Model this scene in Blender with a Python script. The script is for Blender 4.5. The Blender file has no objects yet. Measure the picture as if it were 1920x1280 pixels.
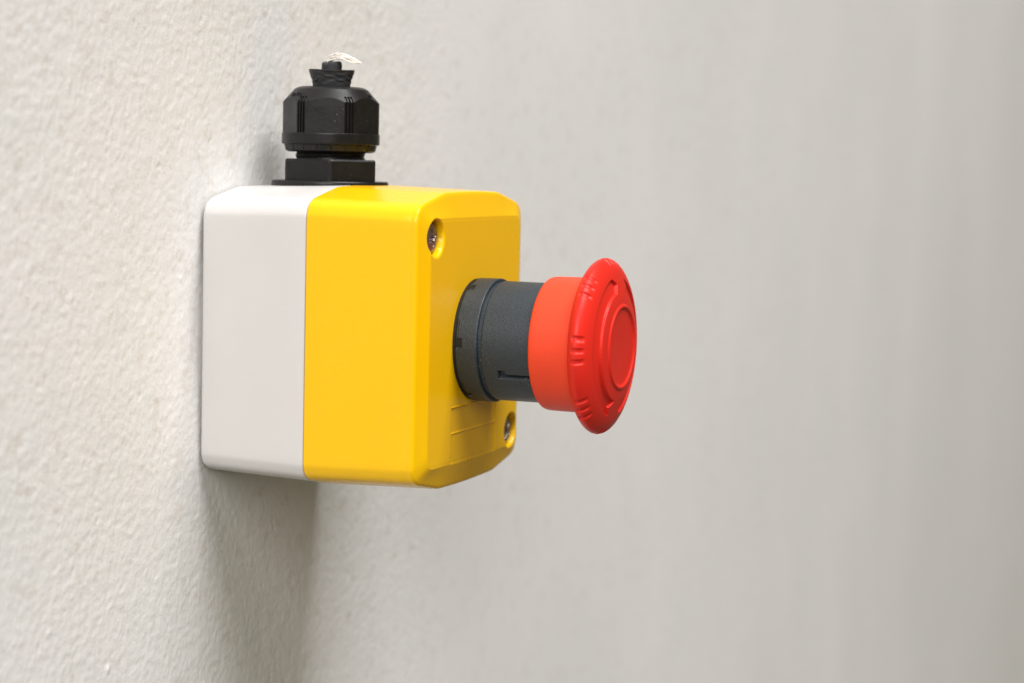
import bpy, math, random
import numpy as np
from mathutils import Matrix, Vector

random.seed(7)
rng = np.random.default_rng(7)
S = bpy.context.scene
MM = 0.001

# ------------------------------------------------------------------ camera
cam_data = bpy.data.cameras.new("camera")
cam = bpy.data.objects.new("camera", cam_data)
S.collection.objects.link(cam)
cam.matrix_world = Matrix(((0.931493, -0.052979, 0.359879, 0.23464848),
                           (0.363024, 0.072583, -0.928948, -0.44377738),
                           (0.023093, 0.995954, 0.086843, 0.04136428),
                           (0, 0, 0, 1)))
cam_data.sensor_fit = 'HORIZONTAL'
cam_data.sensor_width = 36.0
cam_data.lens = 3884.626 / 1920 * 36
cam_data.clip_start = 0.02
cam_data.clip_end = 60
cam_data.dof.use_dof = True
cam_data.dof.focus_distance = 0.463
cam_data.dof.aperture_fstop = 12.5
S.camera = cam

# ------------------------------------------------------------------ surround and lamp
world = bpy.data.worlds.new("World")
S.world = world
world.use_nodes = True
wbg = world.node_tree.nodes["Background"]
wbg.inputs["Color"].default_value = (1.0, 0.92, 0.66, 1)
wbg.inputs["Strength"].default_value = 0.145

LDIR = Vector((0.445, -0.10, 0.88)).normalized()
LDIST = 4.4
ld = bpy.data.lights.new("overhead_softbox", 'AREA')
ld.shape = 'RECTANGLE'
ld.size = 2.7
ld.size_y = 2.5
ld.energy = 233.0
ld.color = (1.0, 0.99, 1.0)
lamp = bpy.data.objects.new("overhead_softbox", ld)
S.collection.objects.link(lamp)
lamp.location = LDIR * LDIST
lamp.rotation_euler = LDIR.to_track_quat('Z', 'Y').to_euler()

wd = bpy.data.lights.new("side_fill", 'AREA')  # added soft fill lamp, brightens the near side faces; stands for no known window
wd.shape = 'RECTANGLE'
wd.size = 1.8
wd.size_y = 1.6
wd.energy = 62.0
wd.color = (1.0, 0.99, 0.98)
wl = bpy.data.objects.new("side_fill", wd)
S.collection.objects.link(wl)
wl.location = (0.85, -2.75, 1.35)
wl.rotation_euler = Vector(wl.location).to_track_quat('Z', 'Y').to_euler()

S.view_settings.view_transform = 'Standard'
S.view_settings.look = 'None'
S.view_settings.exposure = 0.19
S.view_settings.gamma = 1.0
S.render.engine = 'CYCLES'
S.cycles.max_bounces = 8
S.cycles.caustics_reflective = False

# ------------------------------------------------------------------ materials
def mat(name, col, rough=0.4, spec=0.5, metal=0.0, bump=None, coat=0.0, sss=0.0, colvar=0.0, roughvar=0.0, cscale=60, dust=0.0):
    m = bpy.data.materials.new(name)
    m.use_nodes = True
    nt = m.node_tree
    N, L = nt.nodes, nt.links
    b = N["Principled BSDF"]
    b.inputs["Base Color"].default_value = (*col, 1)
    b.inputs["Roughness"].default_value = rough
    b.inputs["Specular IOR Level"].default_value = spec
    b.inputs["Metallic"].default_value = metal
    b.inputs["Coat Weight"].default_value = coat
    if sss:
        b.inputs["Subsurface Weight"].default_value = sss
        b.inputs["Subsurface Radius"].default_value = (1.0, 0.4, 0.3)
        b.inputs["Subsurface Scale"].default_value = 0.0012
    tc = N.new("ShaderNodeTexCoord")
    if colvar:
        n = N.new("ShaderNodeTexNoise"); n.inputs["Scale"].default_value = cscale; n.inputs["Detail"].default_value = 6
        L.new(tc.outputs["Object"], n.inputs["Vector"])
        r = N.new("ShaderNodeMapRange")
        r.inputs["From Min"].default_value = 0.3; r.inputs["From Max"].default_value = 0.7
        r.inputs["To Min"].default_value = 1 - colvar; r.inputs["To Max"].default_value = 1 + colvar
        L.new(n.outputs["Fac"], r.inputs["Value"])
        mx = N.new("ShaderNodeVectorMath"); mx.operation = 'SCALE'
        mx.inputs[0].default_value = col
        L.new(r.outputs["Result"], mx.inputs["Scale"])
        L.new(mx.outputs["Vector"], b.inputs["Base Color"])
    if dust:
        n = N.new("ShaderNodeTexNoise"); n.inputs["Scale"].default_value = 1500; n.inputs["Detail"].default_value = 1
        L.new(tc.outputs["Object"], n.inputs["Vector"])
        n_ = N.new("ShaderNodeTexNoise"); n_.inputs["Scale"].default_value = 90; n_.inputs["Detail"].default_value = 3
        L.new(tc.outputs["Object"], n_.inputs["Vector"])
        ad = N.new("ShaderNodeMath"); ad.operation = 'MULTIPLY_ADD'
        L.new(n_.outputs["Fac"], ad.inputs[0]); ad.inputs[1].default_value = 0.35; L.new(n.outputs["Fac"], ad.inputs[2])
        r = N.new("ShaderNodeMapRange")
        r.inputs["From Min"].default_value = 0.925; r.inputs["From Max"].default_value = 0.975
        r.inputs["To Min"].default_value = 0.0; r.inputs["To Max"].default_value = dust
        L.new(ad.outputs[0], r.inputs["Value"])
        mxd = N.new("ShaderNodeMix"); mxd.data_type = 'RGBA'
        L.new(r.outputs["Result"], mxd.inputs[0])
        src = b.inputs["Base Color"].links[0].from_socket
        L.new(src, mxd.inputs[6]); mxd.inputs[7].default_value = (0.42, 0.40, 0.36, 1)
        L.new(mxd.outputs[2], b.inputs["Base Color"])
    if roughvar:
        n = N.new("ShaderNodeTexNoise"); n.inputs["Scale"].default_value = 140; n.inputs["Detail"].default_value = 8
        L.new(tc.outputs["Object"], n.inputs["Vector"])
        r = N.new("ShaderNodeMapRange")
        r.inputs["From Min"].default_value = 0.3; r.inputs["From Max"].default_value = 0.7
        r.inputs["To Min"].default_value = max(0.02, rough - roughvar); r.inputs["To Max"].default_value = rough + roughvar
        L.new(n.outputs["Fac"], r.inputs["Value"])
        L.new(r.outputs["Result"], b.inputs["Roughness"])
    if bump:
        prev = None
        for sc, strength, dist in bump:
            n = N.new("ShaderNodeTexNoise"); n.inputs["Scale"].default_value = sc; n.inputs["Detail"].default_value = 3
            L.new(tc.outputs["Object"], n.inputs["Vector"])
            bp = N.new("ShaderNodeBump")
            bp.inputs["Strength"].default_value = strength
            bp.inputs["Distance"].default_value = dist
            L.new(n.outputs["Fac"], bp.inputs["Height"])
            if prev: L.new(prev.outputs["Normal"], bp.inputs["Normal"])
            prev = bp
        L.new(prev.outputs["Normal"], b.inputs["Normal"])
    return m

M = {
    'white': mat("white_abs_plastic", (0.63, 0.61, 0.595), 0.33, 0.45, bump=[(900, 0.12, 0.0002)], colvar=0.012, roughvar=0.05),
    'yellow': mat("yellow_abs_plastic", (0.90, 0.515, 0.001), 0.27, 0.36, bump=[(800, 0.04, 0.0002)], colvar=0.006, roughvar=0.02, sss=0.0),
    'red': mat("red_plastic", (0.68, 0.022, 0.012), 0.42, 0.25, bump=[(1800, 0.25, 0.0001)], colvar=0.03, roughvar=0.06),
    'red_matte': mat("red_matte_plastic", (0.82, 0.062, 0.020), 0.50, 0.3, bump=[(2600, 0.45, 0.0001)], colvar=0.03, roughvar=0.05),
    'grey': mat("charcoal_textured_plastic", (0.024, 0.034, 0.043), 0.42, 0.48, bump=[(3600, 0.75, 0.00012), (1300, 0.3, 0.0001)], colvar=0.2, roughvar=0.1, cscale=2200, dust=0.18),
    'gasket': mat("black_gasket_rubber", (0.012, 0.011, 0.010), 0.6, 0.3),
    'black': mat("black_nylon", (0.009, 0.0085, 0.0085), 0.34, 0.30, bump=[(900, 0.25, 0.0001)], colvar=0.2, roughvar=0.1, cscale=500, dust=0.25),
    'rubber': mat("dull_black_rubber", (0.028, 0.028, 0.03), 0.62, 0.35, bump=[(700, 0.5, 0.0002)], colvar=0.35, roughvar=0.1, cscale=300),
    'metal': mat("dull_nickel_screw_metal", (0.36, 0.29, 0.26), 0.36, 0.5, metal=1.0, bump=[(2500, 0.3, 0.0001)], roughvar=0.1),
    'string': mat("cream_cotton_fibre", (0.96, 0.91, 0.85), 0.9, 0.1, colvar=0.06, cscale=900),
}

def wall_material():
    m = bpy.data.materials.new("painted_plaster")
    m.use_nodes = True
    nt = m.node_tree; N, L = nt.nodes, nt.links
    b = N["Principled BSDF"]
    b.inputs["Roughness"].default_value = 0.62
    b.inputs["Specular IOR Level"].default_value = 0.35
    tc = N.new("ShaderNodeTexCoord")
    n1 = N.new("ShaderNodeTexNoise"); n1.inputs["Scale"].default_value = 16; n1.inputs["Detail"].default_value = 5
    n1.inputs["Roughness"].default_value = 0.62
    L.new(tc.outputs["Object"], n1.inputs["Vector"])
    cr = N.new("ShaderNodeValToRGB")
    e = cr.color_ramp.elements
    e[0].position = 0.34; e[0].color = (0.765, 0.757, 0.738, 1)
    e[1].position = 0.66; e[1].color = (0.797, 0.776, 0.760, 1)
    L.new(n1.outputs["Fac"], cr.inputs["Fac"])
    # faint beige grime in small blotches
    n2 = N.new("ShaderNodeTexNoise"); n2.inputs["Scale"].default_value = 210; n2.inputs["Detail"].default_value = 4
    n2.inputs["Roughness"].default_value = 0.6
    L.new(tc.outputs["Object"], n2.inputs["Vector"])
    r2 = N.new("ShaderNodeMapRange")
    r2.inputs["From Min"].default_value = 0.56; r2.inputs["From Max"].default_value = 0.76
    r2.inputs["To Min"].default_value = 0.0; r2.inputs["To Max"].default_value = 0.6
    L.new(n2.outputs["Fac"], r2.inputs["Value"])
    mx = N.new("ShaderNodeMix"); mx.data_type = 'RGBA'
    L.new(r2.outputs["Result"], mx.inputs[0])
    L.new(cr.outputs["Color"], mx.inputs[6])
    mx.inputs[7].default_value = (0.60, 0.54, 0.47, 1)
    # broad uneven paint tone
    n4 = N.new("ShaderNodeTexNoise"); n4.inputs["Scale"].default_value = 5.5; n4.inputs["Detail"].default_value = 5
    mp4 = N.new("ShaderNodeMapping"); mp4.inputs["Scale"].default_value = (1, 1, 0.6)
    L.new(tc.outputs["Object"], mp4.inputs["Vector"]); L.new(mp4.outputs["Vector"], n4.inputs["Vector"])
    r4 = N.new("ShaderNodeMapRange")
    r4.inputs["From Min"].default_value = 0.3; r4.inputs["From Max"].default_value = 0.7
    r4.inputs["To Min"].default_value = 0.965; r4.inputs["To Max"].default_value = 1.035
    L.new(n4.outputs["Fac"], r4.inputs["Value"])
    v4 = N.new("ShaderNodeVectorMath"); v4.operation = 'SCALE'
    L.new(mx.outputs[2], v4.inputs[0]); L.new(r4.outputs["Result"], v4.inputs["Scale"])
    L.new(v4.outputs["Vector"], b.inputs["Base Color"])
    # fine paint relief, drawn out vertically by the brush
    mp = N.new("ShaderNodeMapping"); mp.inputs["Scale"].default_value = (1, 1, 0.75)
    L.new(tc.outputs["Object"], mp.inputs["Vector"])
    n3 = N.new("ShaderNodeTexNoise"); n3.inputs["Scale"].default_value = 1100; n3.inputs["Detail"].default_value = 5
    n3.inputs["Roughness"].default_value = 0.6
    L.new(mp.outputs["Vector"], n3.inputs["Vector"])
    bp = N.new("ShaderNodeBump"); bp.inputs["Strength"].default_value = 0.7; bp.inputs["Distance"].default_value = 0.0002
    L.new(n3.outputs["Fac"], bp.inputs["Height"])
    L.new(bp.outputs["Normal"], b.inputs["Normal"])
    return m
M['wall'] = wall_material()

# ------------------------------------------------------------------ mesh helpers (all builders work in millimetres)
def link(name, verts, faces, m, parent=None, sharp=None, smooth=True):
    me = bpy.data.meshes.new(name)
    me.from_pydata((np.asarray(verts, float) * MM).tolist(), [], faces)
    me.validate()
    me.materials.append(m)
    if smooth:
        me.polygons.foreach_set("use_smooth", [True] * len(me.polygons))
        if sharp: me.set_sharp_from_angle(angle=math.radians(sharp))
    me.update()
    o = bpy.data.objects.new(name, me)
    S.collection.objects.link(o)
    if parent: o.parent = parent
    return o

def ring_faces(nr, ns, flip=False, close=True):
    i = np.arange(nr - 1)[:, None]; j = np.arange(ns if close else ns - 1)[None, :]
    j2 = (j + 1) % ns
    a = i * ns + j; b = i * ns + j2; c = (i + 1) * ns + j2; d = (i + 1) * ns + j
    f = np.stack([a, b, c, d] if not flip else [a, d, c, b], -1).reshape(-1, 4)
    return f.tolist()

def revolve(prof, ns, axis='x', ctr=(0, 0), dfun=None, caps=True):
    """prof: list of (along, radius); dfun(t, r, phi) -> (t, r). Returns verts, faces"""
    prof = np.array(prof, float)
    t = np.repeat(prof[:, 0][:, None], ns, 1); r = np.repeat(prof[:, 1][:, None], ns, 1)
    phi = np.repeat((np.arange(ns) / ns * 2 * np.pi)[None, :], len(prof), 0)
    if dfun: t, r = dfun(t, r, phi)
    if axis == 'x': v = np.stack([t, ctr[0] + r * np.cos(phi), ctr[1] + r * np.sin(phi)], -1)
    else: v = np.stack([ctr[0] + r * np.cos(phi), ctr[1] + r * np.sin(phi), t], -1)
    v = v.reshape(-1, 3)
    f = ring_faces(len(prof), ns)
    if caps:
        n = len(prof)
        f.append(list(range(ns))[::-1]); f.append([(n - 1) * ns + k for k in range(ns)])
    return v, f

def resample(pts, step):
    p = np.array(pts, float)
    d = np.r_[0, np.cumsum(np.hypot(*np.diff(p, axis=0).T))]
    n = max(2, int(round(d[-1] / step)) + 1)
    s = np.linspace(0, d[-1], n)
    return np.stack([np.interp(s, d, p[:, k]) for k in range(2)], 1)

def smooth_poly(pts, it=3, keep=True):
    p = np.array(pts, float)
    for _ in range(it):
        q = 0.75 * p[:-1] + 0.25 * p[1:]; r = 0.25 * p[:-1] + 0.75 * p[1:]
        m = np.empty((2 * len(q), p.shape[1])); m[0::2] = q; m[1::2] = r
        p = np.vstack([p[:1], m, p[-1:]]) if keep else m
    return p

def sstep(a, b, x):
    t = np.clip((x - a) / (b - a), 0, 1); return t * t * (3 - 2 * t)

# value noise for real relief
_perm = rng.random((512, 512))
def vnoise(x, y):
    xi = np.floor(x).astype(int); yi = np.floor(y).astype(int)
    fx = x - xi; fy = y - yi
    fx = fx * fx * fx * (fx * (fx * 6 - 15) + 10); fy = fy * fy * fy * (fy * (fy * 6 - 15) + 10)
    g = lambda a, b: _perm[a % 512, b % 512]
    return (g(xi, yi) * (1 - fx) + g(xi + 1, yi) * fx) * (1 - fy) + (g(xi, yi + 1) * (1 - fx) + g(xi + 1, yi + 1) * fx) * fy

# ------------------------------------------------------------------ wall (structure)
def spaced(lo, f0, f1, hi, step, g):
    mid = list(np.arange(f0, f1, step))
    out = []; x = mid[0]; s = step
    while x > lo: s *= g; x -= s; out.append(x)
    up = []; x = mid[-1]; s = step
    while x < hi: s *= g; x += s; up.append(x)
    return np.array(out[::-1] + mid + up)

def build_wall():
    ys = spaced(-1500, -125, 90, 3500, 0.42, 1.025)
    zs = spaced(-1500, -105, 105, 1500, 0.48, 1.03)
    Y, Z = np.meshgrid(ys, zs)
    warp = 1.6 * (vnoise(Y / 5 + 7, Z / 7 + 3) - .5)
    # trowelled plaster under rolled paint: lumps, stipple, vertical drag
    near = (1 - sstep(60, 150, Y)) * (1 - sstep(95, 150, np.abs(Z))) * (1 - sstep(110, 170, -Y))
    h = 0.35 * (vnoise(Y / 42 + 11, Z / 60 + 5) - .5) * (1 - sstep(300, 700, Y))
    g = 0.065 * (vnoise(Y / 8.5 + 31 + warp * .2, Z / 7.0 + 17) - .5)
    n1 = vnoise(Y / 2.7 + warp, Z / 2.3 + 41 + warp)
    g += 0.08 * (np.abs(n1 - .5) * -1 + .25)
    g += 0.08 * (vnoise(Y / 1.6 + 91 + warp, Z / 1.4 + 77) - .5)
    g += 0.07 * (vnoise(Y / 1.0 + 191, Z / 0.95 + 177) - .5)
    h = h + g * near
    # pinholes and nibs
    for _ in range(60):
        cy, cz = rng.uniform(-120, 60), rng.uniform(-100, 100)
        s = rng.uniform(0.3, 0.6); a = rng.uniform(0.08, 0.26) * rng.choice([-1, 1, -1])
        m = (np.abs(Y - cy) < 4 * s) & (np.abs(Z - cz) < 4 * s)
        h[m] += a * np.exp(-((Y[m] - cy) ** 2 + ((Z[m] - cz) / 1.3) ** 2) / (s * s))
    # the two long scratches in the shade under the box
    for (y0, z0, y1, z1) in ((0.5, -42.6, 1.6, -44.8), (5.2, -48.0, 7.2, -53.0)):
        dy, dz = y1 - y0, z1 - z0; Ln = dy * dy + dz * dz
        t = np.clip(((Y - y0) * dy + (Z - z0) * dz) / Ln, 0, 1)
        d2 = (Y - y0 - t * dy) ** 2 + (Z - z0 - t * dz) ** 2
        h -= 0.3 * np.exp(-d2 / 0.10) * (vnoise(Y * 0.9, Z * 0.9) > 0.35)
    for _ in range(170):
        cy, cz = rng.uniform(-125, 40), rng.uniform(-100, 100)
        s_ = rng.uniform(0.28, 0.42); a = -rng.uniform(0.08, 0.22)
        m = (np.abs(Y - cy) < 4 * s_) & (np.abs(Z - cz) < 4 * s_)
        h[m] += a * np.exp(-((Y[m] - cy) ** 2 + (Z[m] - cz) ** 2) / (s_ * s_))
    # the plaster dips behind the near edge of the box, so a dark gap shows
    h -= 0.75 * np.exp(-((Y + 31) / 4.5) ** 2 - ((Z - 2) / 17) ** 2)
    # the box was pressed flush: plaster is flat where it sits
    inside = sstep(0, 6, np.minimum(32 - np.abs(Y), 33 - np.abs(Z)))
    h = h * (1 - inside) - 0.25 * inside
    v = np.stack([h - 1.35, Y, Z], -1).reshape(-1, 3)
    o = link('wall', v, ring_faces(len(zs), len(ys), close=False), M['wall'])
    o['kind'] = 'structure'
    o['label'] = 'off-white painted plaster wall with a rough stippled surface behind the box'
    return o
build_wall()

# ------------------------------------------------------------------ the station
root = bpy.data.objects.new('emergency_stop_station', None)
S.collection.objects.link(root)
root.empty_display_size = 0.02
root['label'] = 'yellow and white box on the wall with red mushroom button and black cable gland'
root['category'] = 'emergency stop'

# body cross-section: control quadrants (Y, Z) with matched points
BQ = [(0, 34.9), (12, 34.7), (16.6, 34.55), (18.2, 34.25), (19.2, 34.05), (24, 33.05), (27.9, 32.25), (29.0, 31.95), (31.2, 30.9), (32.2, 28.7), (32.3, 27.4), (32.3, 24), (32.3, 13), (32.3, 0)]
FQ = [(0, 28.1), (9, 28.1), (13, 28.1), (14.6, 28.1), (15.6, 28.1), (20, 28.1), (22.8, 28.1), (24.4, 28.05), (26.2, 27.5), (26.9, 25.6), (26.9, 24.2), (26.9, 21), (26.9, 12), (26.9, 0)]
def section(Q, per=200, zb=0.975):
    """closed loop, 4*per points, smoothed inside each quadrant by Chaikin in a matched parameter"""
    q = np.array(Q, float)
    full = [(y, z) for y, z in q] + [(y, -z * zb) for y, z in q[-2::-1]]
    full += [(-y, z) for y, z in full[-2:0:-1]]
    P = np.array(full)
    for _ in range(3):
        n = np.roll(P, -1, 0)
        a = 0.75 * P + 0.25 * n; b = 0.25 * P + 0.75 * n
        P = np.empty((2 * len(a), 2)); P[0::2] = a; P[1::2] = b
    return P
def even(P, w, n):
    """resample loops with weights w (cumulative arclength of the body loop) so that all sections match"""
    s = np.linspace(0, w[-1], n, endpoint=False)
    Pc = np.vstack([P, P[:1]])
    return np.stack([np.interp(s, w, Pc[:, k]) for k in range(2)], 1)
NS = 840
_B = section(BQ); _F = section(FQ)
_w = np.r_[0, np.cumsum(np.hypot(*np.diff(np.vstack([_B, _B[:1]]), axis=0).T))]
B = even(_B, _w, NS); F = even(_F, _w, NS)

def draft(X):
    return 1 - 0.020 * np.abs(X - 25.7) / 25.7

# --- white base
def build_base():
    rings = []
    for X, ins in [(-0.75, 1.0), (-0.75, 0.6), (-0.66, 0.26), (-0.4, 0.08), (0.1, 0.0), (6, 0), (12, 0), (20, 0), (25.35, 0), (25.52, 0.05), (25.6, 0.2), (25.6, 1.6)]:
        P = B * draft(X)
        n = P / np.linalg.norm(P, axis=1, keepdims=True)
        rings.append(np.c_[np.full(NS, X), P - n * ins])
    v = np.vstack(rings); nr = len(rings)
    f = ring_faces(nr, NS)
    f.append(list(range(NS))[::-1]); f.append([(nr - 1) * NS + k for k in range(NS)])
    return link('base', v, f, M['white'], root, sharp=50)
base = build_base()

XB, XF = 52.2, 53.7
SCREWS = [(-23.9, 23.9), (23.9, -23.9)]
def face_relief(Y, Z):
    """depth pressed into the front (mm, negative = into the cover)"""
    d = np.zeros_like(Y)
    for sy, sz in SCREWS:
        r = np.hypot(Y - sy, Z - sz)
        d = np.minimum(d, -0.45 * (1 - sstep(3.85, 4.55, r)))
        d = np.minimum(d, -0.45 * (1 - sstep(3.85, 4.55, r)) - 3.2 * (1 - sstep(3.62, 3.98, r)))
    # nameplate recess with a thin raised field in its lower part
    e = 0.16
    def box(y0, y1, z0, z1):
        return sstep(y0 - e, y0 + e, Y) * (1 - sstep(y1 - e, y1 + e, Y)) * sstep(z0 - e, z0 + e, Z) * (1 - sstep(z1 - e, z1 + e, Z))
    e = 0.10
    d -= 0.20 * box(-13.7, 13.6, -27.75, -14.7)
    d += 0.07 * box(-13.4, 13.1, -27.5, -20.5)
    d += 0.19 * box(-13.7, 13.6, -14.9, -14.55) + 0.18 * box(-13.5, 13.1, -20.75, -20.5) + 0.13 * box(-13.7, 13.6, -27.85, -27.45) + 0.10 * box(13.05, 13.4, -27.6, -14.8)
    d += 0.16 * box(-13.75, -13.35, -25.9, -20.5)
    return d

def build_cover():
    rings = []
    for X, ins in [(25.75, 1.6), (25.75, 0.3), (25.8, 0.14), (25.95, 0.03), (26.2, 0.0), (32, 0), (38, 0), (44, 0), (48, 0), (50.5, 0)]:
        P = B * draft(X)
        n = P / np.linalg.norm(P, axis=1, keepdims=True)
        rings.append((np.full(NS, float(X)), P - n * ins))
    # rounded shoulder then bevel plane then crease: profile in (u: 0 body .. 1 crease, X)
    prof = smooth_poly([(0, 50.5), (0, 51.75), (0.035, XB - 0.06), (0.14, XB + 0.20), (0.22, XB + 0.31), (0.55, XB+0.79), (0.93, XF - 0.11), (1.0, XF - 0.01)], 2)
    prof = resample(prof * [5, 1], 0.16) / [5, 1]
    Bf = B * draft(XB)
    for u, X in prof[1:]:
        P = Bf * (1 - u) + F * u
        rings.append((np.full(NS, X), P))
    for k, s in enumerate(np.linspace(1, 0.0, 250)[1:-1]):
        P = F * s
        rings.append((np.full(NS, XF - 0.02 * s * (s > .98)), P))
    v = []
    for X, P in rings:
        X = X + np.where(X > 51, face_relief(P[:, 0], P[:, 1]), 0)
        v.append(np.c_[X, P])
    v = np.vstack(v); nr = len(rings)
    f = ring_faces(nr, NS)
    f.append(list(range(NS))[::-1]); f.append([(nr - 1) * NS + k for k in range(NS)])
    return link('cover', v, f, M['yellow'], root, sharp=60)
cover = build_cover()

# --- screws in their counterbores
def build_screw(y, z, rot):
    prof = resample([(50.2, 2.0), (50.2, 3.5), (51.9, 3.55), (52.3, 3.35), (52.6, 2.7), (52.75, 1.6), (52.8, 0.02)], 0.07)
    c, s = math.cos(rot), math.sin(rot)
    def df(t, r, phi):
        yy, zz = r * np.cos(phi), r * np.sin(phi)
        a = yy * c + zz * s; b = -yy * s + zz * c
        arm = lambda p, q: (1 - sstep(0.32, 0.5, np.abs(p))) * (1 - sstep(1.75, 2.25, np.abs(q)))
        dep = np.maximum(arm(a, b), arm(b, a))
        dep = np.maximum(dep, 1 - sstep(0.7, 1.05, r))
        return t - np.where(t > 51.9, dep * (1.5 - 0.4 * r), 0), r
    v, f = revolve(prof, 160, 'x', (y, z), df)
    return link('screw', v, f, M['metal'], root, sharp=55)
build_screw(*SCREWS[0], 0.35)
build_screw(*SCREWS[1], 1.0)

# --- push button: neck with bezel, collar and mushroom head
def ang_from_cam(phi):
    """angle measured from the -Y side upwards, degrees, -180..180"""
    a = np.degrees(np.arctan2(np.sin(phi), -np.cos(phi)))
    return a

def build_neck():
    prof = resample([(53.5, 13.3), (60.45, 13.3), (60.55, 13.58), (60.7, 13.66), (73.5, 13.64)], 0.12)
    def df(t, r, phi):
        a = ang_from_cam(phi)
        m = np.zeros_like(t)
        def slot(t0, t1, a0, a1, et=0.12, ea=0.5):
            return sstep(t0 - et, t0 + et, t) * (1 - sstep(t1 - et, t1 + et, t)) * sstep(a0 - ea, a0 + ea, a) * (1 - sstep(a1 - ea, a1 + ea, a))
        for sh in (0, 180):
            b = (a - sh + 180) % 360 - 180
            a_s = b
            def slot2(t0, t1, a0, a1, et=0.12, ea=0.5):
                return sstep(t0 - et, t0 + et, t) * (1 - sstep(t1 - et, t1 + et, t)) * sstep(a0 - ea, a0 + ea, a_s) * (1 - sstep(a1 - ea, a1 + ea, a_s))
            m = np.maximum(m, slot2(64.3, 65.9, -33.2, -24.6))
            m = np.maximum(m, slot2(64.3, 80, -33.2, -28.8))
        return t, r - 1.1 * m
    v, f = revolve(prof, 720, 'x', (0, 0), df)
    return link('push_button', v, f, M['grey'], root, sharp=50)
neck = build_neck()

v, f = revolve([(53.55, 13.2), (53.55, 13.95), (54.35, 13.95), (54.4, 13.8), (56.6, 13.8), (56.65, 13.3)], 256)
link('gasket', v, f, M['gasket'], neck, sharp=40)

def build_bezel():
    prof = resample([(54.35, 13.0), (54.35, 13.9), (54.6, 14.12), (57, 14.15), (59.4, 14.16), (59.55, 14.08), (59.6, 13.9), (59.62, 13.2)], 0.12)
    def df(t, r, phi):
        a = ang_from_cam(phi)
        m = np.zeros_like(t)
        for c0 in (1.0, 61, 121, 181, -59, -119):
            b = (a - c0 + 180) % 360 - 180
            m = np.maximum(m, (1 - sstep(3.3, 4.0, np.abs(b))) * (1 - sstep(55.9, 56.1, t)))
        # the rear edge is stepped back in long shallow scallops
        lip = sstep(0.1, 0.6, np.sin(np.radians(a * 6 + 40))) * (1 - sstep(55.0, 55.12, t))
        return t, np.where(r > 13.4, r - 0.8 * m - 0.25 * lip, r)
    v, f = revolve(prof, 720, 'x', (0, 0), df)
    return link('bezel', v, f, M['grey'], neck, sharp=45)
build_bezel()

def build_collar():
    prof = resample(smooth_poly([(79.0, 13.9), (72.8, 13.9), (72.15, 14.2), (72.2, 14.85), (72.9, 15.2), (76, 15.25), (82.2, 15.3), (83.2, 15.3)], 2), 0.3)
    v, f = revolve(prof, 256, caps=False)
    return link('collar', v, f, M['red_matte'], neck, sharp=50)
build_collar()

def build_head():
    ctrl = [(82.6, 14.8), (82.45, 16.4), (82.6, 18.0), (83.3, 19.2), (84.3, 19.85), (85.1, 19.9), (86.0, 19.35), (86.8, 18.3), (87.5, 16.9), (88.05, 15.2), (88.5, 13.6), (88.95, 11.8), (89.2, 10.4), (89.25, 9.85)]
    a = smooth_poly(ctrl, 3)
    b = smooth_poly([(89.25, 9.85), (89.3, 9.62), (89.6, 9.42), (89.72, 9.08), (89.6, 8.75), (89.3, 8.55), (89.25, 8.3), (89.2, 7), (89.15, 0.05)], 3)
    prof = resample(np.vstack([a, b[1:]]), 0.115)
    # profile normals
    d = np.gradient(prof, axis=0); n = np.stack([d[:, 1], -d[:, 0]], 1); n /= np.linalg.norm(n, axis=1, keepdims=True)
    n = -n  # outwards: +X at the front
    nt = np.repeat(n[:, 0][:, None], 840, 1); nrr = np.repeat(n[:, 1][:, None], 840, 1)
    def df(t, r, phi):
        ang = ang_from_cam(phi)
        dep = np.zeros_like(t)
        # grip notches: eight groups of three short pockets round the rim
        for g in range(8):
            for k in (-1, 0, 1):
                c0 = 1.4 + g * 45.3 + k * 7.3
                b = (ang - c0 + 180) % 360 - 180
                tt = (1 - sstep(0.95, 1.95, np.abs(b))) * sstep(83.9, 84.35, t) * (1 - sstep(86.3, 87.0, t)) * (t > 83)
                dep = np.maximum(dep, 0.33 * tt)
        # two curved arrows, head up on the near side, head down on the far side
        e = 0.11
        for sh in (0, 180):
            b = (ang - sh + 180) % 360 - 180
            head = np.interp(r, [12.35, 14.2, 15.7], [78, 84, 76])
            tail = np.interp(r, [12.35, 14.2, 15.7], [-76.5, -68, -73.5])
            w = 0.45
            mm = sstep(12.35 - e, 12.35 + e, r) * (1 - sstep(15.65 - e, 15.65 + e, r))
            mm = mm * (1 - sstep(head - w, head + w, b)) * sstep(tail - w, tail + w, b) * (t > 86)
            dep = np.maximum(dep, 0.62 * mm)
        return t - nt * dep, r - nrr * dep
    v, f = revolve(prof, 840, 'x', (0, 0), df)
    return link('mushroom_head', v, f, M['red'], neck, sharp=None)
build_head()

# --- cable gland on the top face
GX, GY = 15.5, 0.0
VA = math.radians(-63.7)        # azimuth from the gland towards the camera
def poly_r(phi, n, apo, rot):
    s = 2 * np.pi / n
    a = (phi - rot + s / 2) % s - s / 2
    return apo / np.cos(a)

def build_gland():
    # hexagon with clipped corners; a corner looks towards the camera
    prof = resample([(35.4, 10.2), (35.4, 12.4), (40.3, 12.4), (40.62, 12.0), (40.62, 8.0)], 0.2)
    def df(t, r, phi):
        lim = np.minimum(poly_r(phi, 6, 10.55, VA + math.pi / 6), 11.95)
        lim = lim - 0.3 * sstep(40.2, 40.62, t)
        return t, np.minimum(r, lim)
    v, f = revolve(prof, 720, 'z', (GX, GY), df)
    return link('cable_gland', v, f, M['black'], root, sharp=25)
gland = build_gland()

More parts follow.
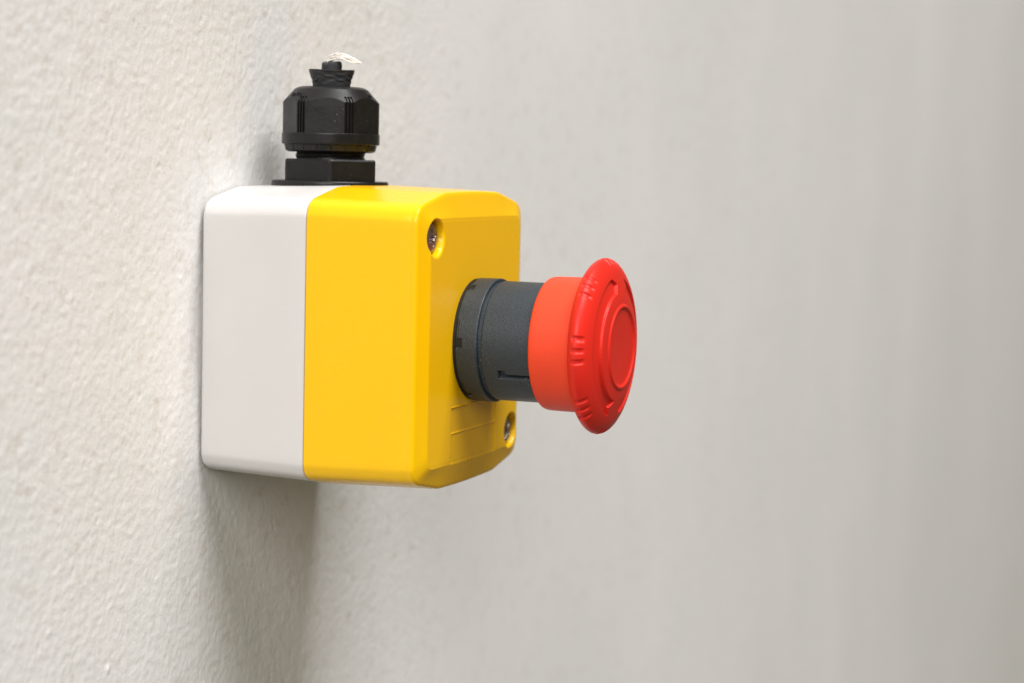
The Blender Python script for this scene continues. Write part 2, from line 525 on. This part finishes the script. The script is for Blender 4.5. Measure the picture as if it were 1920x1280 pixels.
v, f = revolve(resample([(34.15, 9), (34.15, 13.75), (34.3, 13.85), (35.2, 13.8), (35.5, 13.65), (35.55, 13.3), (35.55, 9)], 0.2), 256, 'z', (GX, GY))
link('flange', v, f, M['black'], gland, sharp=40)

def build_thread():
    zs = np.linspace(40.5, 43.6, 60)
    def df(t, r, phi):
        return t, r + 0.28 * np.abs(((t - 40.5) / 1.5 - phi / (2 * np.pi)) % 1 - 0.5) * 2
    v, f = revolve([(z, 8.0) for z in zs], 128, 'z', (GX, GY), df)
    return link('thread', v, f, M['black'], gland, sharp=50)
build_thread()

def build_nut():
    prof = [(42.3, 7.6), (42.25, 9.9), (42.6, 10.6), (43.95, 10.95), (44.02, 10.95)]
    prof += [(44.05, 11.2), (44.15, 11.5), (44.3, 11.56), (46.5, 11.56), (46.66, 11.5), (46.7, 11.36)]
    prof += [(46.75, 11.36), (53.95, 11.36), (57.0, 8.7), (57.45, 7.9), (57.65, 7.1), (57.65, 4.3), (56.5, 4.2)]
    prof = resample(prof, 0.15)
    rot = VA - math.radians(8.0)
    def cone(t):
        return np.interp(t, [44, 53.95, 57.0], [11.36, 11.36, 8.7])
    def df(t, r, phi):
        body = (t > 46.7) & (r > 8.6)
        flat = np.maximum(poly_r(phi, 6, 10.42, rot), 0)
        rr = np.where(body, np.minimum(r, np.minimum(flat, 11.36)), r)
        s = np.pi / 3
        a = np.degrees((phi - rot) % s - s / 2)      # angle from the corner
        g = np.zeros_like(t)
        for c0 in (-3.9, 0.0, 3.9):
            g = np.maximum(g, 1 - sstep(0.55, 1.5, np.abs(a - c0)))
        rr = rr - np.where(body, 0.5 * g * (rr > 10.3), 0)
        # castellations under the ring
        c = np.degrees(phi * 1.0) % 18
        cs = (1 - sstep(0.5, 0.9, np.abs(c - 9))) * sstep(42.4, 42.6, t) * (t < 44.0)
        rr = rr - 0.15 * cs * (r > 10)
        return t, rr
    v, f = revolve(prof, 960, 'z', (GX, GY), df, caps=False)
    nut = link('nut', v, f, M['black'], gland, sharp=28)
    return nut
nut = build_nut()

def build_emboss():
    """small raised moulding marks on the nut's sloping shoulder, at the left as seen"""
    V, Fc = [], []
    def bar(u0, s0, u1, s1, w):
        # u: azimuth degrees relative to the view; s: 0..1 down the cone
        n = len(V)
        p = []
        for u, s in ((u0, s0), (u1, s1)):
            p.append(np.array([u, s]))
        d = p[1] - p[0]; L = max(1e-6, math.hypot(d[0] * 0.17, d[1] * 4.1)); nx = np.array([-d[1] * 4.1 / 0.17, d[0] * 0.17 / 4.1]) / L * w * 0.5
        q = [p[0] - nx, p[0] + nx, p[1] + nx, p[1] - nx]
        for lift in (-0.05, 0.16):
            for u, s in q:
                z = 53.95 + (57.0 - 53.95) * (1 - s); r = 11.36 + (8.7 - 11.36) * (1 - s)
                z += lift * 0.65; r += lift * 0.75
                a = VA + math.radians(u)
                V.append((GX + r * math.cos(a), GY + r * math.sin(a), z))
        for a, b, c, d4 in ((4, 5, 6, 7), (0, 1, 5, 4), (1, 2, 6, 5), (2, 3, 7, 6), (3, 0, 4, 7)):
            Fc.append([n + a, n + b, n + c, n + d4])
    for (u, s) in ((-66, .35), (-60, .42), (-54, .33), (-48, .40)):
        bar(u, s, u + 1.5, s + .22, .14); bar(u, s, u + 2.8, s, .12); bar(u + 2.8, s + .02, u + 1.8, s + .2, .12)
    bar(-41, .36, -40, .42, .2)
    for (u, s) in ((60, .40), (66, .36)):
        bar(u, s, u + 1.8, s + .2, .13); bar(u, s + .2, u + 2.5, s + .2, .12)
    return link('moulding_mark', V, Fc, M['black'], gland, smooth=False)
build_emboss()

def build_seal():
    prof = resample([(56.8, 4.15), (57.6, 4.38), (60.2, 5.05), (61.45, 5.42), (61.6, 5.4), (61.62, 5.2), (61.3, 3.4), (61.3, 2.2)], 0.12)
    def df(t, r, phi):
        w = sstep(57.6, 59.0, t) * (r > 3)
        k = np.sin(phi * 3 + t * 1.9) * 0.5 + np.sin(phi * 7 - t * 2.6 + 1.3) * 0.35 + np.sin(phi * 5 + t * 3.7 + .6) * 0.3
        k = np.abs(k) ** 0.7 * np.sign(k)
        tear = 0.12 * np.sin(phi * 2 + 0.5) * sstep(61.0, 61.6, t)
        return t + tear, r - 0.2 * w * np.abs(k) * (1 - sstep(61.1, 61.5, t))
    v, f = revolve(prof, 360, 'z', (GX, GY), df, caps=False)
    return link('seal', v, f, M['rubber'], gland, sharp=50)
build_seal()

def build_plug():
    prof = resample([(60.5, 2.4), (62.8, 2.42), (63.25, 2.32), (63.45, 2.0), (63.3, 0.02)], 0.12)
    def df(t, r, phi):
        k = 0.22 * np.sin(phi * 2 + 2.2) + 0.12 * np.sin(phi * 5 + 1)
        return t + k * sstep(62.4, 63.2, t), r
    v, f = revolve(prof, 128, 'z', (GX, GY), df)
    return link('plug', v, f, M['rubber'], gland, sharp=50)
build_plug()

# ------------------------------------------------------------------ frayed string held in the gland
def build_string():
    V, Fc = [], []
    path = np.array([(14.3, 0, 62.9), (14.7, 0, 63.9), (15.6, -0.2, 64.6), (17.2, -0.4, 64.95), (19.0, -0.5, 64.75), (20.8, -0.6, 64.2), (22.4, -0.7, 63.6), (23.6, -0.8, 63.25)])
    s = np.linspace(0, 1, 8)
    for k in range(56):
        end = rng.uniform(0.7, 1.0) if k > 5 else 1.0
        off = rng.normal(0, 1, 3) * [0.06, 0.34, 0.17]
        ph = rng.uniform(0, 6.28)
        u = np.linspace(0, end, 30)
        p = np.stack([np.interp(u, s, path[:, i]) for i in range(3)], 1)
        for _ in range(2): p[1:-1] = (p[:-2] + 2 * p[1:-1] + p[2:]) / 4
        spread = (0.75 + 0.6 * np.sin(np.pi * np.clip(u, 0, 1) ** 0.8)) * (1 - 0.75 * sstep(0.75, 1.0, u))
        p = p + off * spread[:, None]
        p[:, 2] += 0.10 * np.sin(u * 16 + ph) ; p[:, 1] += 0.12 * np.cos(u * 16 + ph)
        rad = rng.uniform(0.11, 0.17) * (1 - 0.6 * sstep(0.8 * end, end, u))
        t = np.gradient(p, axis=0); t /= np.linalg.norm(t, axis=1, keepdims=True)
        up = np.array([0, 1.0, 0]); n1 = np.cross(t, up); n1 /= np.linalg.norm(n1, axis=1, keepdims=True); n2 = np.cross(t, n1)
        b = len(V)
        for i in range(len(u)):
            for j in range(5):
                a = j / 5 * 2 * math.pi
                V.append(p[i] + rad[i] * (n1[i] * math.cos(a) + n2[i] * math.sin(a)))
        for i in range(len(u) - 1):
            for j in range(5):
                Fc.append([b + i * 5 + j, b + i * 5 + (j + 1) % 5, b + (i + 1) * 5 + (j + 1) % 5, b + (i + 1) * 5 + j])
    o = link('string', V, Fc, M['string'])
    o['label'] = 'short frayed cream string sticking out of the top of the black cable gland'
    o['category'] = 'string'
    return o
build_string()
